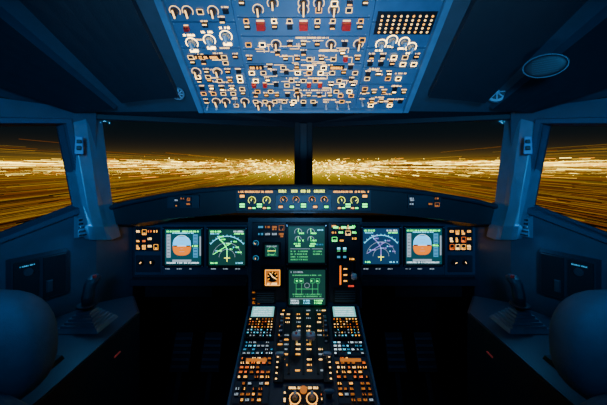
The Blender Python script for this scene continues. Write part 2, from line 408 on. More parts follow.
# ------------------------------------------------------------ overhead panel
b=B(); M=OV.M
VL=.86
b.box(M,-.455,.455,-.02,VL,-.06,-.004,M_blue)
b.box(M,-.455,-.43,-.02,VL,-.004,.012,M_blue2,.002); b.box(M,.43,.455,-.02,VL,-.004,.012,M_blue2,.002)
b.box(M,-.43,.43,-.02,-.002,-.004,.012,M_blue2,.002)
def plate(x0,x1,y0,y1,mat): 
    b.box(M,x0+.0015,x1-.0015,y0+.0015,y1-.0015,-.004,.001,mat,.001)
    for cx in (x0+.006,x1-.006):
        for cy in (y0+.006,y1-.006): b.cyl(M,cx,cy,.001,.0018,.0028,M_grey,6)
def sw(cx,cy,kind,s=1.0,col=None):
    c=col or R.choice([E_warm,E_amb,E_amb,E_warmH,E_warm])
    if kind=='pb':
        w=.0095*s; b.box(M,cx-w,cx+w,cy-w*.85,cy+w*.85,.001,.007,M_black,.001)
        k=R.random()
        if k<.55: b.box(M,cx-w*.75,cx+w*.75,cy+w*.1,cy+w*.6,.007,.0075,c)
        elif k<.8: b.box(M,cx-w*.75,cx+w*.75,cy-w*.6,cy-w*.1,.007,.0075,c)
        b.text(M,cx-w*1.2,cx+w*1.2,cy+w*1.35,.0045,.0012,E_warm)
    elif kind=='wh':
        w=.0092*s; b.box(M,cx-w,cx+w,cy-w*.85,cy+w*.85,.001,.006,M_dark,.0015)
        b.rect(M,cx-w,cx+w,cy-w*.85,cy+w*.85,.002,.006,.0065,R.choice([E_warm,E_warm,E_warmH,E_amb]))
    elif kind=='tg':
        b.cyl(M,cx,cy,.001,.006,.008*s,M_metal,10,.006*s)
        b.cyl(M,cx,cy,.006,.03,.003*s,M_white,8,.0045*s)
        b.text(M,cx-.012,cx+.012,cy+.014,.0045,.0012,E_warm)
    elif kind=='kn':
        r=.0115*s; b.arc(M,cx,cy,r*1.45,-40,220,.0018,.001,.0018,E_warm,10)
        b.cyl(M,cx,cy,.001,.02,r,M_dark,14,r*.8); b.box(M,cx-r*.2,cx+r*.2,cy-r*1.1,cy+r*1.1,.02,.024,E_warm,.0005)
    elif kind=='rd':
        w=.009*s; b.box(M,cx-w,cx+w,cy-w*.8,cy+w*.8,.001,.016,M_red,.002)
        b.box(M,cx-w*.8,cx+w*.8,cy+w*.95,cy+w*1.25,.001,.002,E_warm)
    elif kind=='dsp':
        b.box(M,cx-.028*s,cx+.028*s,cy-.009,cy+.009,.001,.006,M_black,.001); b.text(M,cx-.024*s,cx+.024*s,cy,.01,.006,E_amb)
rowsC=[0,.055,.105,.165,.225,.285,.335,.40,.46,.53,.60,.68,.76,.85]
for y0,y1 in zip(rowsC,rowsC[1:]):
    k=R.random()
    if k<.5: plate(-.215,.215,y0,y1,M_face)
    else:
        c=R.uniform(-.05,.05); plate(-.215,c,y0,y1,M_face); plate(c,.215,y0,y1,R.choice([M_face,M_blue]))
rowsL=[0,.06,.13,.21,.29,.385,.46,.55,.65,.75,.85]
for y0,y1 in zip(rowsL,rowsL[1:]):
    plate(-.43,-.22,y0,y1,R.choice([M_face,M_blue]))
    plate(.22,.43,y0,y1,R.choice([M_blue,M_face]))
def row(y,xs,kinds,s=1.0,col=None):
    for x in xs:
        k=R.choice(kinds)
        if k: sw(x,y,k,s,col)
lin=lambda a,c,n:[a+(c-a)*i/(n-1) for i in range(n)]
row(.022,lin(-.19,.19,9),['tg','tg','kn','pb'])
row(.042,lin(-.2,.2,11),['wh',None])
row(.074,lin(-.195,.195,10),['pb','pb','wh','kn',None])
row(.096,lin(-.185,.185,8),['pb','wh',None])
row(.128,lin(-.195,.195,10),['pb','wh','pb','rd'])
row(.150,lin(-.185,.185,9),['pb','wh',None])
row(.187,lin(-.195,.195,10),['pb','wh','pb'])
row(.210,lin(-.175,.175,8),['pb','dsp',None,'wh'])
row(.247,lin(-.195,.195,10),['pb','wh','pb',None,'rd'])
row(.270,lin(-.185,.185,9),['pb','wh',None])
row(.305,lin(-.19,.19,9),['pb','kn','wh'])
row(.323,lin(-.2,.2,12),['wh',None,None])
for x in (-.14,0,.14):
    sw(x,.372,'rd',1.7); sw(x-.045,.368,'pb'); sw(x+.045,.368,'pb'); sw(x-.045,.39,'wh',.8); sw(x+.045,.39,'wh',.8)
for y in (.425,.445,.49,.515,.56,.585,.64,.71,.8): row(y,lin(-.19,.19,9),['pb','wh','kn',None])
for i in range(46):
    y=R.uniform(.06,.33); x=R.uniform(-.2,.16); L=R.uniform(.02,.06)
    b.seg(M,x,y,x+L,y,.0016,.001,.0016,E_warm)
    if R.random()<.6: b.seg(M,x+L,y,x+L,y+R.choice([-1,1])*R.uniform(.01,.025),.0016,.001,.0016,E_warm)
for y in rowsC[1:7]:
    for k in range(3):
        x=R.uniform(-.19,.1); b.text(M,x,x+R.uniform(.03,.07),y-.006,.005,.0012,E_warm)
for px,py in ((192,43),(209.5,40),(226,36)):
    u,v=OV.at(px,py)
    b.arc(M,u,v,.02,-40,220,.0025,.001,.002,E_warmH,12); b.cyl(M,u,v,.001,.016,.013,M_grey,18,.011); b.box(M,u-.004,u+.004,v-.016,v+.016,.016,.022,M_white,.001)
    b.text(M,u-.02,u+.02,v+.03,.007,.0012,E_warmH); b.box(M,u-.014,u+.014,v-.034,v-.024,.001,.004,E_warmH)
    sw(u,v+.055,'rd' if px<200 else 'pb',1.0)
for y,ks in ((.255,['pb','wh','dsp']),(.232,['pb','wh',None]),(.19,['pb','kn','pb']),(.168,['wh',None]),(.15,['rd','pb','wh']),(.11,['pb','pb','wh']),(.085,['wh','pb',None]),(.04,['tg','kn','pb']),(.02,['wh','tg',None]),(.42,['pb','wh','kn']),(.5,['kn','pb']),(.6,['kn']),(.7,['pb'])):
    row(y,lin(-.405,-.245,5),ks)
for i in range(14):
    y=R.uniform(.02,.34); x=R.uniform(-.42,-.27); b.text(M,x,x+R.uniform(.02,.05),y,.005,.0012,E_warm)
x0,x1,y0,y1=OV.r(378,11,433,34)
b.box(M,.235,.425,y0,y1,.001,.003,M_black)
for i in range(9):
    for j in range(5):
        cx=.25+i*.02; cy=y0+.012+j*(y1-y0-.02)/4.3
        b.cyl(M,cx,cy,.003,.009,.005,M_dark,8); b.cyl(M,cx,cy,.009,.0095,.0038,E_warm if (i+j)%3 else E_amb,8)
for px,py in ((381,44),(392,40),(404,42),(411,47)):
    u,v=OV.at(px,py); b.arc(M,u,v,.018,-40,220,.0025,.001,.002,E_warmH,12); b.cyl(M,u,v,.001,.018,.011,M_grey,16,.009); b.box(M,u-.003,u+.003,v-.012,v+.012,.018,.022,M_white); b.text(M,u-.015,u+.015,v-.024,.007,.0012,E_warmH)
for y,ks in ((.255,['pb',None,'wh']),(.225,['pb','wh']),(.18,['pb',None,'pb']),(.16,['wh',None]),(.11,['pb','wh',None]),(.09,['pb']),(.04,['tg','pb']),(.02,[None,'wh']),(.47,['pb']),(.56,['kn']),(.66,['pb','kn'])):
    row(y,lin(.245,.405,5),ks)
for i in range(16):
    y=R.uniform(.02,.26); x=R.uniform(.23,.36); b.text(M,x,x+R.uniform(.02,.05),y,.005,.0012,E_warm)
b.obj('overhead_panel')

# ------------------------------------------------------------ pedestal
b=B(); M=PD.M
V0=-.72
b.box(M,-.243,.243,V0,0,-.012,0,M_navy,.001)
def pw(u,v,h=0): return PD.M@Vector((u,v,h))
body_top=[pw(-.238,V0,-.012),pw(.238,V0,-.012),pw(.238,0,-.012),pw(-.238,0,-.012)]
body_bot=[Vector((p.x*.92,p.y+(.03 if i<2 else .0),-1.25)) for i,p in enumerate(body_top)]
b.poly_prism(body_bot,body_top,M_dark)
b.box(M,-.248,-.238,V0,0,-.01,.008,M_blue,.001); b.box(M,.238,.248,V0,0,-.01,.008,M_blue,.001)
b.add([pw(-.243,0,0),pw(.243,0,0),Vector((.243,1.365,-.60)),Vector((-.243,1.365,-.60))],[(0,1,2,3)],M_navy)
b.box(M,-.105,.105,-.33,-.01,0,.012,M_dark,.003)
for s in (-1,1): b.box(M,s*.052-.004,s*.052+.004,-.31,-.03,.012,.016,M_black)
b.box(M,-.004,.004,-.31,-.03,.012,.016,M_black)
for i in range(14):
    for x in (-.09,-.066,-.02,.022,.066,.09):
        if R.random()<.6: b.text(M,x-.009,x+.009,-.03-i*.0205,.0055,.0125,R.choice([E_amb,E_warm,E_lbl]))
b.box(M,-.06,.06,-.42,-.345,0,.006,M_black,.002)
for x in (-.028,.028):
    b.cyl(M,x,-.385,.006,.02,.009,M_grey,12); b.box(M,x-.005,x+.005,-.392,-.378,.02,.035,M_white,.001)
    b.arc(M,x,-.385,.018,0,360,.003,.006,.007,E_amb,12)
b.cyl(M,0,-.36,.006,.012,.012,E_ambd,14); b.arc(M,0,-.385,.045,200,340,.003,.006,.007,E_amb,8)
b.text(M,-.05,.05,-.41,.007,.0062,E_amb); b.text(M,-.05,.05,-.352,.007,.0062,E_warm)
cluster(b,PD,283,391,324,404,6,2,[E_amb,E_ora,E_warm],0,.8)
for s in (-1,1):
    q=lambda a,c:(s*a,s*c) if s>0 else (s*c,s*a)
    x0,x1=q(.115,.232)
    def grid(v0,v1,nx,ny,mats,p=.9,mat=M_black):
        b.box(M,x0,x1,v0,v1,0,.004,M_navy,.001)
        dx=(x1-x0)/nx; dy=(v1-v0)/ny
        for i in range(nx):
            for j in range(ny):
                if R.random()>p: continue
                cx=x0+dx*(i+.5); cy=v0+dy*(j+.5); m=R.choice(mats)
                b.box(M,cx-dx*.38,cx+dx*.38,cy-dy*.36,cy+dy*.36,.004,.009,mat,.001)
                b.text(M,cx-dx*.34,cx+dx*.34,cy,dy*.38,.0091,m)
    grid(-.235,-.175,7,4,[E_whi,E_cya,E_lbl,E_cyad],.85)
    grid(-.325,-.24,6,5,[E_amb,E_ora,E_ambd,E_warm],.75)
    b.box(M,x0+.02,x1-.02,-.262,-.25,.0095,.011,E_ambd)
    grid(-.40,-.33,6,4,[E_amb,E_ambd,E_ambd,E_lbl],.7)
    for i in range(3): 
        cx=x0+.025+i*.033; b.cyl(M,cx,-.425,.0,.018,.011,M_black,14,.009); b.arc(M,cx,-.425,.015,0,360,.002,.001,.002,E_amb,10)
    grid(-.52,-.45,5,3,[E_amb,E_ambd])
    grid(-.64,-.54,4,3,[E_ambd])
b.obj('center_pedestal')

for s in (-1,1):
    b=B(); x0,x1=(.118,.236) if s>0 else (-.236,-.118)
    b.box(M,x0,x1,-.17,-.004,.001,.012,M_dark,.003)
    b.box(M,x0+.008,x1-.008,-.070,-.010,.012,.016,M_black,.002)
    b.box(M,x0+.011,x1-.011,-.067,-.013,.016,.0165,E_lcd)
    for i in range(5): b.text(M,x0+.018,x1-.018,-.02-i*.0098,.003,.0166,E_whi)
    dx=(x1-x0-.012)/8; 
    for i in range(8):
        for j in range(7):
            cx=x0+.006+dx*(i+.5); cy=-.079-j*.0132
            b.box(M,cx-dx*.38,cx+dx*.38,cy-.0048,cy+.0048,.012,.0165,M_black,.0006)
            if R.random()<.85: b.text(M,cx-dx*.3,cx+dx*.3,cy,.0045,.0166,R.choice([E_amb,E_warm,E_ora,E_ambd] if j<4 else [E_amb,E_cya,E_lbl]))
    b.obj('flight_management_keypad')
for s in (-1,1):
    b=B(); x=s*.027
    a=[pw(x-.005,-.19,.012),pw(x+.005,-.19,.012),pw(x+.005,-.16,.012),pw(x-.005,-.16,.012)]
    c=[pw(x-.004,-.225,.075),pw(x+.004,-.225,.075),pw(x+.004,-.205,.075),pw(x-.004,-.205,.075)]
    b.poly_prism(a,c,M_metal)
    T=PD.M@Matrix.Translation((x,-.217,.084)); b.sell(T,.017,.013,.013,.5,.6,M_white)
    b.box(M,x-.004,x+.004,-.222,-.212,.097,.098,M_red)
    b.obj('thrust_lever')
for s in (-1,1):
    b=B(); c0=pw(s*.088,-.13,.0); T=Matrix.Translation(c0)@Matrix.Rotation(math.pi/2,4,'Y')
    b.cyl(T,0,0,-.006,.006,.060,M_black,40); b.cyl(T,0,0,-.0065,.0065,.046,M_metD,32)
    for i in range(20):
        a=2*math.pi*i/20; 
        b.box(T@Matrix.Rotation(a,4,'Z'),.059,.062,-.003,.003,-.005,.005,M_white if i%2 else M_grey)
    b.obj('trim_wheel')
for s,nm in ((1,'flap_lever'),(-1,'speedbrake_lever')):
    b=B(); x=s*.085; 
    b.box(M,x-.016,x+.016,-.34,-.235,.0125,.016,M_black,.001); b.box(M,x-.003,x+.003,-.335,-.24,.016,.017,M_dark)
    for i in range(5): b.box(M,x+s*.010-.003,x+s*.010+.003,-.33+i*.02,-.326+i*.02,.016,.0168,E_warm)
    b.cyl(M,x,-.27,.016,.055,.004,M_metal,10); b.sell(M@Matrix.Translation((x,-.27,.06)),.016,.007,.007,.6,.7,M_white)
    b.obj(nm)
b=B(); b.cyl(M,.085-.0,-.375-.0,0,.02,.01,M_dark,12); b.sell(M@Matrix.Translation((.085,-.375,.024)),.017,.006,.007,.6,.7,M_grey); b.obj('parking_brake_handle')

# ------------------------------------------------------------ side items (built left, mirrored right)
WL=Pl((-.84,1.12,0),(.5145,.857,0),(0,0,1))
def ringwall(b,pl,outer,inner,depth,mat,mat2):
    o=[pl.M@Vector((x,y,0)) for x,y in outer]; i=[pl.M@Vector((x,y,0)) for x,y in inner]; k=[pl.M@Vector((x,y,-depth)) for x,y in inner]
    n=4
    b.add(o+i,[(j,(j+1)%n,n+(j+1)%n,n+j) for j in range(n)],mat)
    b.add(i+k,[(j,(j+1)%n,n+(j+1)%n,n+j) for j in range(n)],mat2)
for side in (-1,1):
    mir = side>0
    b=B()
    uF=.06; uA=-.40
    inner=[WL.at(-38,252),WL.at(80,206),WL.at(64,124),WL.at(-38,124)]
    outer=[(uA,-1.25),(uF,-1.25),(uF,.21),(uA,.21)]
    ringwall(b,WL,outer,inner,.07,M_wall,M_dark)
    pA=WL.M@Vector((uA,0,0)); 
    q=[Vector((pA.x,pA.y,-1.25)),Vector((pA.x,pA.y,.21)),Vector((-1.07,-.9,.21)),Vector((-1.07,-.9,-1.25))]
    b.add(q,[(0,3,2,1)],M_wall)
    pF=WL.M@Vector((uF,0,0))
    b.add([Vector((pF.x,pF.y,-1.25)),Vector((-.775,1.36,-1.25)),Vector((-.775,1.36,-.2)),Vector((pF.x,pF.y,-.12))],[(0,1,2,3)],M_wall)
    b.add([Vector((-.775,1.36,-1.25)),Vector((-.775,1.75,-1.25)),Vector((-.775,1.75,-.2)),Vector((-.775,1.36,-.2))],[(0,1,2,3)],M_linerD)
    b.obj('wall_left' if not mir else 'wall_right',mirror=mir)
    b=B(); W=WL.M
    b.box(W,-.20,-.04,-.46,-.30,.002,.03,M_dark,.006); b.box(W,-.19,-.125,-.45,-.31,.03,.034,M_black,.002); b.box(W,-.115,-.05,-.45,-.31,.03,.034,M_black,.002)
    b.cyl(W,-.155,-.345,.034,.042,.012,M_metD,14); b.text(W,-.175,-.135,-.325,.004,.0345,E_cyad)
    b.box(W,-.108,-.09,-.43,-.39,.034,.042,M_metD,.002)
    b.obj('oxygen_mask_box',mirror=mir)
    b=B()
    b.box(W,-.015,.045,-.27,-.19,.001,.022,M_frame,.004)
    for i in range(5): b.box(W,-.008,.038,-.262+i*.014,-.256+i*.014,.022,.025,M_black)
    b.obj('wall_speaker',mirror=mir)
    b=B()
    def offs(pts,d):
        c=(sum(p[0] for p in pts)/4,sum(p[1] for p in pts)/4)
        return [(p[0]+(d if p[0]>c[0] else -d),p[1]+(d if p[1]>c[1] else -d)) for p in pts]
    o2=offs(inner,.022); 
    oo=[WL.M@Vector((x,y,.001)) for x,y in o2]; o3=[WL.M@Vector((x,y,.014)) for x,y in offs(inner,.018)]; ii=[WL.M@Vector((x,y,.014)) for x,y in offs(inner,.002)]; kk=[WL.M@Vector((x,y,-.05)) for x,y in offs(inner,-.004)]
    for A,C in ((oo,o3),(o3,ii),(ii,kk)): b.add(A+C,[(j,(j+1)%4,4+(j+1)%4,4+j) for j in range(4)],M_navy)
    b.obj('window_frame',mirror=mir)
    b=B()
    def sec(px0,px1,py,Y0,Y1,th):
        a=P(px0,py,Y0); c=P(px1,py,Y1); n=Vector((.6,-.8,0))*th
        return [a,(a*0.75+c*.25)+n,(a*.25+c*.75)+n,c,c+Vector((.0,.06,0)),a+Vector((-.06,.03,0))]
    rings=[sec(63,91,112,1.10,1.17,.012),sec(66,93,125,1.10,1.17,.018),sec(74,98,165,1.10,1.17,.018),sec(82,103,205,1.10,1.17,.018),sec(88,108,226,1.10,1.17,.012),sec(91,112,240,1.12,1.2,.004)]
    b.loft(rings,M_frame)
    pb_=P(79,145,1.10); TT=Matrix.Translation(pb_)@Matrix.Rotation(.65,4,'Z')
    b.box(TT,-.014,.014,-.030,-.0,-.035,.03,M_blue,.003)
    b.box(TT,-.008,.008,-.036,-.026,-.02,-.004,M_black,.001)
    b.box(TT,-.008,.008,-.036,-.026,.004,.018,M_black,.001)
    b.obj('windshield_pillar',mirror=mir,bevel=.003)
    b=B()
    co=[(-1.04,.1),(-.62,.1),(-.60,.75),(-.60,1.10),(-.70,1.24),(-.80,1.18),(-1.035,.79)]
    t=[Vector((x,y,-.54)) for x,y in co]; lo=[Vector((x,y,-1.24)) for x,y in co]
    b.poly_prism(lo,t,M_dark)
    t2=[Vector((x*.985-.012,y*.99,-.535)) for x,y in co]; b.poly_prism([v-Vector((0,0,.004)) for v in t2],t2,M_navy)
    T=Matrix.Translation((-.90,.80,-.535)); b.cyl(T,0,0,0,.008,.045,M_dark,24); b.cyl(T,0,0,.008,.010,.036,M_black,24)
    T=Matrix.Translation((-.72,.78,-.535)); b.box(T,-.06,.06,-.05,.05,0,.012,M_black,.004)
    for i in range(3): b.cyl(T,-.035+.035*i,0,.012,.024,.009,M_grey,12)
    b.box(I4,-1.04,-.90,.3,.76,-.535,-.42,M_wall,.01)
    b.box(I4,-.6005,-.597,.95,.98,-.612,-.607,E_pinkglow)
    b.obj('side_console',mirror=mir,bevel=.004)
    b=B(); c=Vector((-.72,1.0,-.533)); T=Matrix.Translation(c)
    b.box(T,-.07,.07,-.055,.055,0,.012,M_rub,.008)
    for i in range(5): b.box(T,-.056+.008*i,.056-.008*i,-.046+.006*i,.046-.006*i,.012+i*.008,.019+i*.008,M_rub,.002)
    rings=[]
    prof=[(.05,.012,.012,0,0),(.065,.013,.014,0,0),(.085,.017,.02,0,.002),(.105,.019,.023,0,.004),(.125,.017,.021,0,.007),(.145,.018,.022,.001,.012),(.160,.021,.026,.003,.02),(.172,.020,.024,.004,.026),(.180,.012,.014,.004,.028)]
    for z,rx,ry,ox,oy in prof:
        z=z*.82+.008
        rings.append([c+Vector((ox+rx*math.cos(a),oy+ry*math.sin(a),z)) for a in [k*math.pi/8 for k in range(16)]])
    b.loft(rings,M_dark)
    b.box(T,-.005,.005,.018,.032,.09,.12,M_grey,.001); b.cyl(T,.012,.016,.148,.160,.006,M_red,10); b.sell(T@Matrix.Translation((0,-.002,.068)),.03,.032,.006,.7,1,M_dark)
    b.obj('side_stick',mirror=mir,smooth=False)
    e=empty('pilot_seat',(-.62 if side<0 else .62,.6,-1.0))
    def seatpart(name,fn,smooth=True,bevel=None):
        b=B(); fn(b); b.obj(name,parent=e,smooth=smooth,mirror=mir,bevel=bevel)
    sx=-.62
    rt=lambda a:Matrix.Rotation(a,4,'X')
    seatpart('cushion',lambda b:b.sell(Matrix.Translation((sx+.02,.78,-.86)),.215,.24,.06,.45,.45,M_seatD))
    seatpart('backrest',lambda b:(b.sell(Matrix.Translation((sx,.50,-.63))@rt(.12),.20,.06,.26,.55,.4,M_seat),b.sell(Matrix.Translation((sx,.545,-.65))@rt(.12),.13,.035,.22,.5,.4,M_seatD)))
    seatpart('headrest',lambda b:b.sell(Matrix.Translation((sx+.040,.555,-.337)),.108,.05,.103,.8,.6,M_seat))
    seatpart('headrest_posts',lambda b:[b.cyl(Matrix.Translation((sx+.045+o,.54,-.47)),0,0,0,.08,.008,M_metD,10) for o in (-.05,.05)])
    seatpart('armrest_inner',lambda b:b.sell(Matrix.Translation((sx+.245,.68,-.69)),.03,.16,.03,.5,.5,M_seatD))
    seatpart('armrest_hinge',lambda b:b.sell(Matrix.Translation((sx+.225,.53,-.69)),.03,.045,.045,.6,.6,M_seatD))
    seatpart('armrest_outer',lambda b:b.sell(Matrix.Translation((sx-.22,.62,-.50)),.03,.13,.03,.5,.5,M_seatD))
    def basef(b):
        b.box(I4,sx-.12,sx+.12,.60,.95,-1.05,-.905,M_dark,.0)
        b.cyl(Matrix.Translation((sx,.78,-1.25)),0,0,0,.22,.09,M_dark,20,.07)
        b.box(I4,sx-.16,sx-.12,.45,1.05,-1.25,-1.22,M_metD); b.box(I4,sx+.12,sx+.16,.45,1.05,-1.25,-1.22,M_metD)
    seatpart('base',basef,False,.004)
    for px in (-.43,-.57):
        b=B(); T=Matrix.Translation((px,1.42,-.86))@rt(-.45)
        b.box(T,-.045,.045,-.012,.012,-.10,.06,M_dark,.004)
        for i in range(5): b.box(T,-.04,.04,-.016,-.010,-.085+i*.028,-.073+i*.028,M_metD,.001)
        b.box(T,-.012,.012,.0,.03,-.40,-.06,M_dark,.001)
        b.obj('rudder_pedal',mirror=mir,bevel=.002)
    b=B(); c=P(178,94,1.20) if not mir else P(2*CX-497,92,1.12)
    d=-c.normalized(); T=Matrix.Translation(c)@d.to_track_quat('Z','Y').to_matrix().to_4x4()
    r=.024 if not mir else .034
    b.cyl(T,0,0,-.06,.0,r*.95,M_linerD,24); b.cyl(T,0,0,0,.012,r*1.15,M_metD if not mir else M_grey,28,r); b.cyl(T,0,0,.012,.014,r*.75,M_black,24)
    for k in range(4):
        b.box(T@Matrix.Rotation(k*math.pi/4,4,'Z'),-r*.75,r*.75,-.002,.002,.012,.017,M_grey)
    b.sell(T@Matrix.Translation((0,0,.016)),r*.3,r*.3,.008,1,1,M_grey)
    b.obj('air_vent',mirror=mir)
    def CP(s,t,h=0):
        a0=Vector((-.455,1.31,.235)); a1=Vector((-.455,.55,.235+.7*.76)); c0=Vector((-.88,1.14,.20)); c1=Vector((-1.07,.55,.24))
        A=a0.lerp(a1,s); C=c0.lerp(c1,s); p=A.lerp(C,t); p.z+=.10*math.sin(math.pi*t)*s
        n=Vector((.45,-.35,-.8)).normalized(); return p+n*h
    b=B(); N=10
    vs=[CP(i/N,j/N) for i in range(N+1) for j in range(N+1)]
    b.add(vs,[(i*(N+1)+j,i*(N+1)+j+1,(i+1)*(N+1)+j+1,(i+1)*(N+1)+j) for i in range(N) for j in range(N)],M_liner)
    b.obj('ceiling_cove',mirror=mir,smooth=True)
    def slab(s0,s1,t0,t1,h,mat,K=6,mat2=None):
        b=B(); ins=.02
        def g(a,c,aa,cc,hh): return [CP(aa+(cc-aa)*i/K,a+(c-a)*j/K,hh) for i in range(K+1) for j in range(K+1)]
        A=g(t0,t1,s0,s1,.0); C=g(t0+ins,t1-ins,s0+ins,s1-ins,h)
        W=K+1
        b.add(C,[(i*W+j,i*W+j+1,(i+1)*W+j+1,(i+1)*W+j) for i in range(K) for j in range(K)],mat)
        per=[j for j in range(W)]+[i*W+K for i in range(1,W)]+[K*W+j for j in range(K-1,-1,-1)]+[i*W for i in range(K-1,0,-1)]
        n=len(per); b.add([A[k] for k in per]+[C[k] for k in per],[(i,(i+1)%n,n+(i+1)%n,n+i) for i in range(n)],mat2 or mat)
        return b
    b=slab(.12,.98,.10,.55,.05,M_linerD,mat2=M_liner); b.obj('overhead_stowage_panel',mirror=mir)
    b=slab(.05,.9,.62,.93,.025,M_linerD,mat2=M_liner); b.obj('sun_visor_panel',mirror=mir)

b=B(); c=P(545,66,.86); T=Matrix.Translation(c)@(-c.normalized()).to_track_quat('Z','Y').to_matrix().to_4x4()
b.sell(T,.050,.030,.010,.5,1,M_black); b.arc(T,0,0,.051,0,360,.003,-.002,.008,M_liner,28,.031)
for i in range(-3,4): b.seg(T,-.03,i*.006,.03,i*.006,.0015,.009,.012,M_dark)
b.obj('ceiling_speaker')
b=B(); c=P(157,74,1.10); T=Matrix.Translation(c)@(-c.normalized()).to_track_quat('Z','Y').to_matrix().to_4x4()
b.cyl(T,0,0,-.05,.012,.02,M_black,20,.026); b.cyl(T,0,0,.012,.014,.02,M_grey,20); b.obj('map_reading_lamp')

b=B()
TLl=P(88,116,1.18); TC=Vector((0,1.62,.215)); 
for s in (-1,1):
    def mk(pts): 
        pts=[Vector((v.x if s<0 else -v.x,v.y,v.z)) for v in pts]; b.add(pts,[tuple(range(len(pts)))],M_head)
    mk([TLl,TC,Vector((0,1.29,.262)),Vector((-.455,1.29,.262)),Vector((-.455,1.31,.235)),Vector((-.88,1.14,.20))])
    def bar(A,C,w,h,mat):
        d=(C-A); L=d.length; d.normalize(); up=Vector((0,0,1)); sd=d.cross(up).normalized(); up=sd.cross(d)
        Mx=Matrix(((d.x,sd.x,up.x,A.x),(d.y,sd.y,up.y,A.y),(d.z,sd.z,up.z,A.z),(0,0,0,1)))
        b.box(Mx,0,L,-w/2,w/2,-h/2,h/2,mat)
    g=lambda v:Vector((v.x if s<0 else -v.x,v.y,v.z))
    bar(g(TLl),g(TC),.03,.028,M_head)
    bar(g(P(106,212,1.24)),g(Vector((0,1.66,-.16))),.04,.03,M_dark)
b.box(I4,-.048,.048,1.57,1.66,-.30,.235,M_head,.0)
b.box(I4,-.02,.02,1.562,1.575,-.28,.22,M_black,.0)
b.obj('windshield_frame',bevel=.004)
gm,n,l=new_mat('window_glass')
n.remove(n['Principled BSDF']); out=n['Material Output']
tr=n.new('ShaderNodeBsdfTransparent'); gl=n.new('ShaderNodeBsdfGlossy'); mx=n.new('ShaderNodeMixShader'); lw=n.new('ShaderNodeFresnel'); lw.inputs['IOR'].default_value=1.12
gl.inputs['Roughness'].default_value=.02; gl.inputs['Color'].default_value=(.8,.9,1,1)
l.new(lw.outputs[0],mx.inputs[0]); l.new(tr.outputs[0],mx.inputs[1]); l.new(gl.outputs[0],mx.inputs[2]); l.new(mx.outputs[0],out.inputs[0])
for i,s in enumerate((-1,1)):
    b=B(); pts=[P(88,112,1.19),Vector((-.0,1.64,.23)),Vector((-.0,1.64,-.25)),P(108,226,1.25)]
    b.add([Vector((v.x if s<0 else -v.x,v.y,v.z)) for v in pts],[(0,1,2,3)],gm); b.obj('window_%d'%(i+1))
    b=B(); pts=[WL.M@Vector((x,y,-.045)) for x,y in inner]
    b.add([Vector((v.x if s<0 else -v.x,v.y,v.z)) for v in pts],[(0,1,2,3)],gm); b.obj('window_%d'%(i+3))

b=B(); b.box(I4,-1.08,1.08,-.92,1.76,-1.28,-1.25,M_floor); b.obj('floor')
b=B(); b.box(I4,-.80,.80,1.76,1.80,-1.28,-.30,M_linerD); b.obj('wall_front')
b=B(); b.box(I4,-1.08,1.08,-.92,.56,.76,.79,M_liner); 
for s in (-1,1):
    b.add([Vector((s*1.07,.55,.24)),Vector((s*1.07,-.9,.24)),Vector((s*.455,-.9,.77)),Vector((s*.455,.55,.77))],[(0,1,2,3)],M_liner)
b.obj('ceiling')
b=B(); b.box(I4,-1.08,1.08,-.96,-.92,-1.25,.78,M_wall); b.obj('wall_back')
b=B(); b.box(I4,-.3,.3,-.919,-.90,-1.24,.62,M_navy,.004); b.cyl(Matrix.Translation((.24,-.90,-.2))@Matrix.Rotation(math.pi/2,4,'X'),0,0,-.05,.0,.015,M_metal,12); b.obj('door_1')

# ------------------------------------------------------------ outside: night airfield with long-exposure lights
gm2,n,l=new_mat('night_ground_glow')  # gold glow and light streaks are painted into the ground's emission
bs=n['Principled BSDF']; bs.inputs['Base Color'].default_value=(.003,.003,.002,1); bs.inputs['Roughness'].default_value=1; bs.inputs['Specular IOR Level'].default_value=0
tc=n.new('ShaderNodeTexCoord'); sp=n.new('ShaderNodeSeparateXYZ'); l.new(tc.outputs['Object'],sp.inputs[0])
def mth(op,a,bv=None,c=None):
    m=n.new('ShaderNodeMath'); m.operation=op
    for i,x in enumerate((a,bv,c)):
        if x is None: continue
        if isinstance(x,(int,float)): m.inputs[i].default_value=x
        else: l.new(x,m.inputs[i])
    return m.outputs[0]
ax=mth('ABSOLUTE',sp.outputs['X']); lg=mth('LOGARITHM',mth('ADD',ax,4.0),2.718); sg=mth('MULTIPLY',mth('SIGN',sp.outputs['X']),lg)
cb=n.new('ShaderNodeCombineXYZ'); l.new(mth('MULTIPLY',sg,14.0),cb.inputs[0]); l.new(mth('MULTIPLY',sp.outputs['Y'],.006),cb.inputs[1])
no=n.new('ShaderNodeTexNoise'); no.inputs['Scale'].default_value=2.0; no.inputs['Detail'].default_value=8; no.inputs['Roughness'].default_value=.8; l.new(cb.outputs[0],no.inputs['Vector'])
st=mth('POWER',mth('MULTIPLY',no.outputs['Fac'],1.6),5.0)
inv=mth('DIVIDE',1350.0,mth('MAXIMUM',sp.outputs['Y'],3.0))
env=mth('EXPONENT',mth('MULTIPLY',inv,-1/10.0))
env2=mth('MULTIPLY',mth('EXPONENT',mth('MULTIPLY',inv,-1/28.0)),.05)
env=mth('ADD',env,env2)
rad=mth('MULTIPLY',mth('DIVIDE',ax,mth('MAXIMUM',sp.outputs['Y'],3.0)),-.5)
env=mth('MULTIPLY',env,mth('EXPONENT',rad))
e1=mth('MULTIPLY',mth('ADD',mth('MULTIPLY',st,.55),.5),env)
cr=n.new('ShaderNodeMix'); cr.data_type='RGBA'; cr.inputs[6].default_value=(.42,.18,.015,1); cr.inputs[7].default_value=(1,.68,.02,1)
l.new(mth('MINIMUM',mth('MULTIPLY',env,2.5),1.0),cr.inputs[0]); l.new(cr.outputs[2],bs.inputs['Emission Color']); l.new(mth('MULTIPLY',e1,2.2),bs.inputs['Emission Strength'])
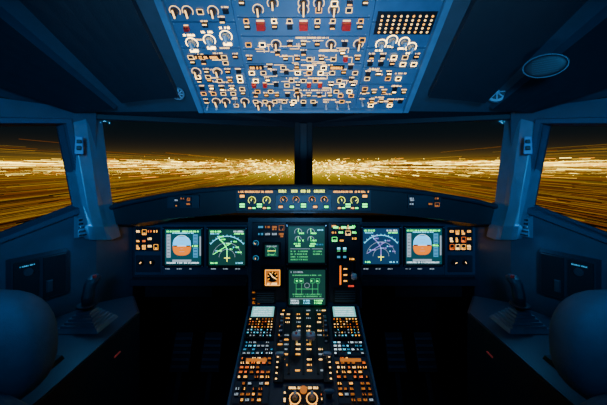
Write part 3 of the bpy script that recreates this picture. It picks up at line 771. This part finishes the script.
try: gm2.cycles.emission_sampling='NONE'
except Exception: pass
me=bpy.data.meshes.new('ground'); me.from_pydata([(-1500,-20,0),(1500,-20,0),(1500,2500,0),(-1500,2500,0)],[],[(0,1,2,3)]); me.materials.append(gm2)
g=bpy.data.objects.new('ground',me); bpy.context.scene.collection.objects.link(g); g.location=(0,0,H-4.5)

EL=[emi('lamp_gold',(1,.58,.03),3.2),emi('lamp_yellow',(1,.75,.12),8),emi('lamp_orange',(1,.34,.01),2)]
ET=[emi('trail_orange',(1,.28,.02),.17),emi('trail_brown',(.7,.22,.03),.08),emi('trail_gold',(1,.52,.04),.34)]
b=B()
for i in range(9500):
    Y=R.uniform(80,260); a=R.uniform(-1.5,1.5); X=a*Y
    ang=abs(R.gauss(0,7)) if R.random()<.74 else -abs(R.gauss(0,2.6)); Z=-ang/300*Y
    Z=max(Z,-4.4); s=R.uniform(.2,.6)*Y/300*.9
    if R.random()<.55:
        T=Matrix.Translation((X,Y,Z))
        vs=[(s,0,0),(-s,0,0),(0,0,s),(0,0,-s),(0,s,0),(0,-s,0)]
        b.add([T@Vector(v) for v in vs],[(0,2,5),(2,1,5),(1,3,5),(3,0,5),(2,0,4),(1,2,4),(3,1,4),(0,3,4)],R.choice(EL))
    else:
        s*=.5; b.box(I4,X-s,X+s,Y,Y*R.uniform(1.02,1.12),Z-s,Z+s,R.choice(EL))
b.obj('airfield_lights')
b=B()
for i in range(1300):
    sgn=R.choice((-1,1)); m=abs(R.gauss(0,.17)) if R.random()<.92 else -abs(R.gauss(0,.04))
    X=R.uniform(8,40)
    if m>0: X=min(X,4.35/m)
    kf=R.uniform(.12,1.2); Yf_=X/kf; Yn=Yf_/R.uniform(1.2,2.6); Z=-m*X
    w=R.uniform(.0005,.0012)*Yn
    b.box(I4,sgn*X-w,sgn*X+w,Yn,Yf_,Z-w,Z+w,R.choice(ET))
b.obj('light_trails')

# ------------------------------------------------------------ world
w=bpy.data.worlds.new('night'); bpy.context.scene.world=w; w.use_nodes=True
n=w.node_tree.nodes; l=w.node_tree.links; bg=n['Background']
tc=n.new('ShaderNodeTexCoord'); sp=n.new('ShaderNodeSeparateXYZ'); l.new(tc.outputs['Generated'],sp.inputs[0])
az=mth('ABSOLUTE',sp.outputs['Z'])
g1=mth('MULTIPLY',mth('EXPONENT',mth('MULTIPLY',az,-1/.014)),.75)
g2=mth('MULTIPLY',mth('EXPONENT',mth('MULTIPLY',az,-1/.035)),.04)
tot=mth('ADD',g1,g2)
fw=mth('MAXIMUM',sp.outputs['Y'],.15); tot=mth('MULTIPLY',tot,mth('POWER',fw,1.2))
mx=n.new('ShaderNodeMix'); mx.data_type='RGBA'; mx.inputs[6].default_value=(.0012,.0055,.009,1); mx.inputs[7].default_value=(1,.55,.03,1); mx.clamp_factor=False
l.new(tot,mx.inputs[0]); l.new(mx.outputs[2],bg.inputs['Color']); bg.inputs['Strength'].default_value=1

# ------------------------------------------------------------ cabin dome light and added unseen fills
def area(name,loc,tgt,size,pw_,col,spread=180):
    L=bpy.data.lights.new(name,'AREA'); L.energy=pw_; L.color=col; L.size=size; L.spread=math.radians(spread)
    o=bpy.data.objects.new(name,L); bpy.context.scene.collection.objects.link(o)
    o.location=Vector(loc)+Vector((0,0,H)); d=Vector(tgt)-Vector(loc); o.rotation_euler=d.to_track_quat('-Z','Y').to_euler(); return o
area('dome_light',(0,-.3,.70),(0,1.1,-.5),.4,4.8,(.05,.34,1))
area('overhead_fill',(0,.1,-.5),(0,1.1,.38),.2,5.2,(.20,.52,1),70)  # unseen blue fill added to brighten the overhead panel
area('warm_overhead_fill',(0,.3,-.35),(0,1.13,.34),.08,.35,(1,.55,.2),40)  # unseen fill added to give the overhead centre a warm tint
area('panel_face_fill',(0,1.17,-.215),(0,1.33,-.5),.1,.22,(.3,.6,1),170)  # unseen fill added to bring out the main panel faces
for s in (-1,1):
    area('pillar_fill',(s*.25,-.3,.2),(s*.82,1.12,.0),.2,2.4,(.05,.4,1),50)  # unseen blue fill added on each side to brighten the pillars
    area('console_fill',(s*.80,1.10,-.22),(s*.72,.92,-.54),.04,.26,(.08,.42,1),140)  # unseen fill added to lift the dark console and side stick

cam=bpy.data.cameras.new('camera'); co=bpy.data.objects.new('camera',cam); bpy.context.scene.collection.objects.link(co)
co.location=(0,0,H); co.rotation_euler=(math.pi/2,0,0); cam.sensor_width=36; cam.lens=36*F/607; cam.shift_y=-37.5/607; cam.clip_start=.02; cam.clip_end=5000
bpy.context.scene.camera=co
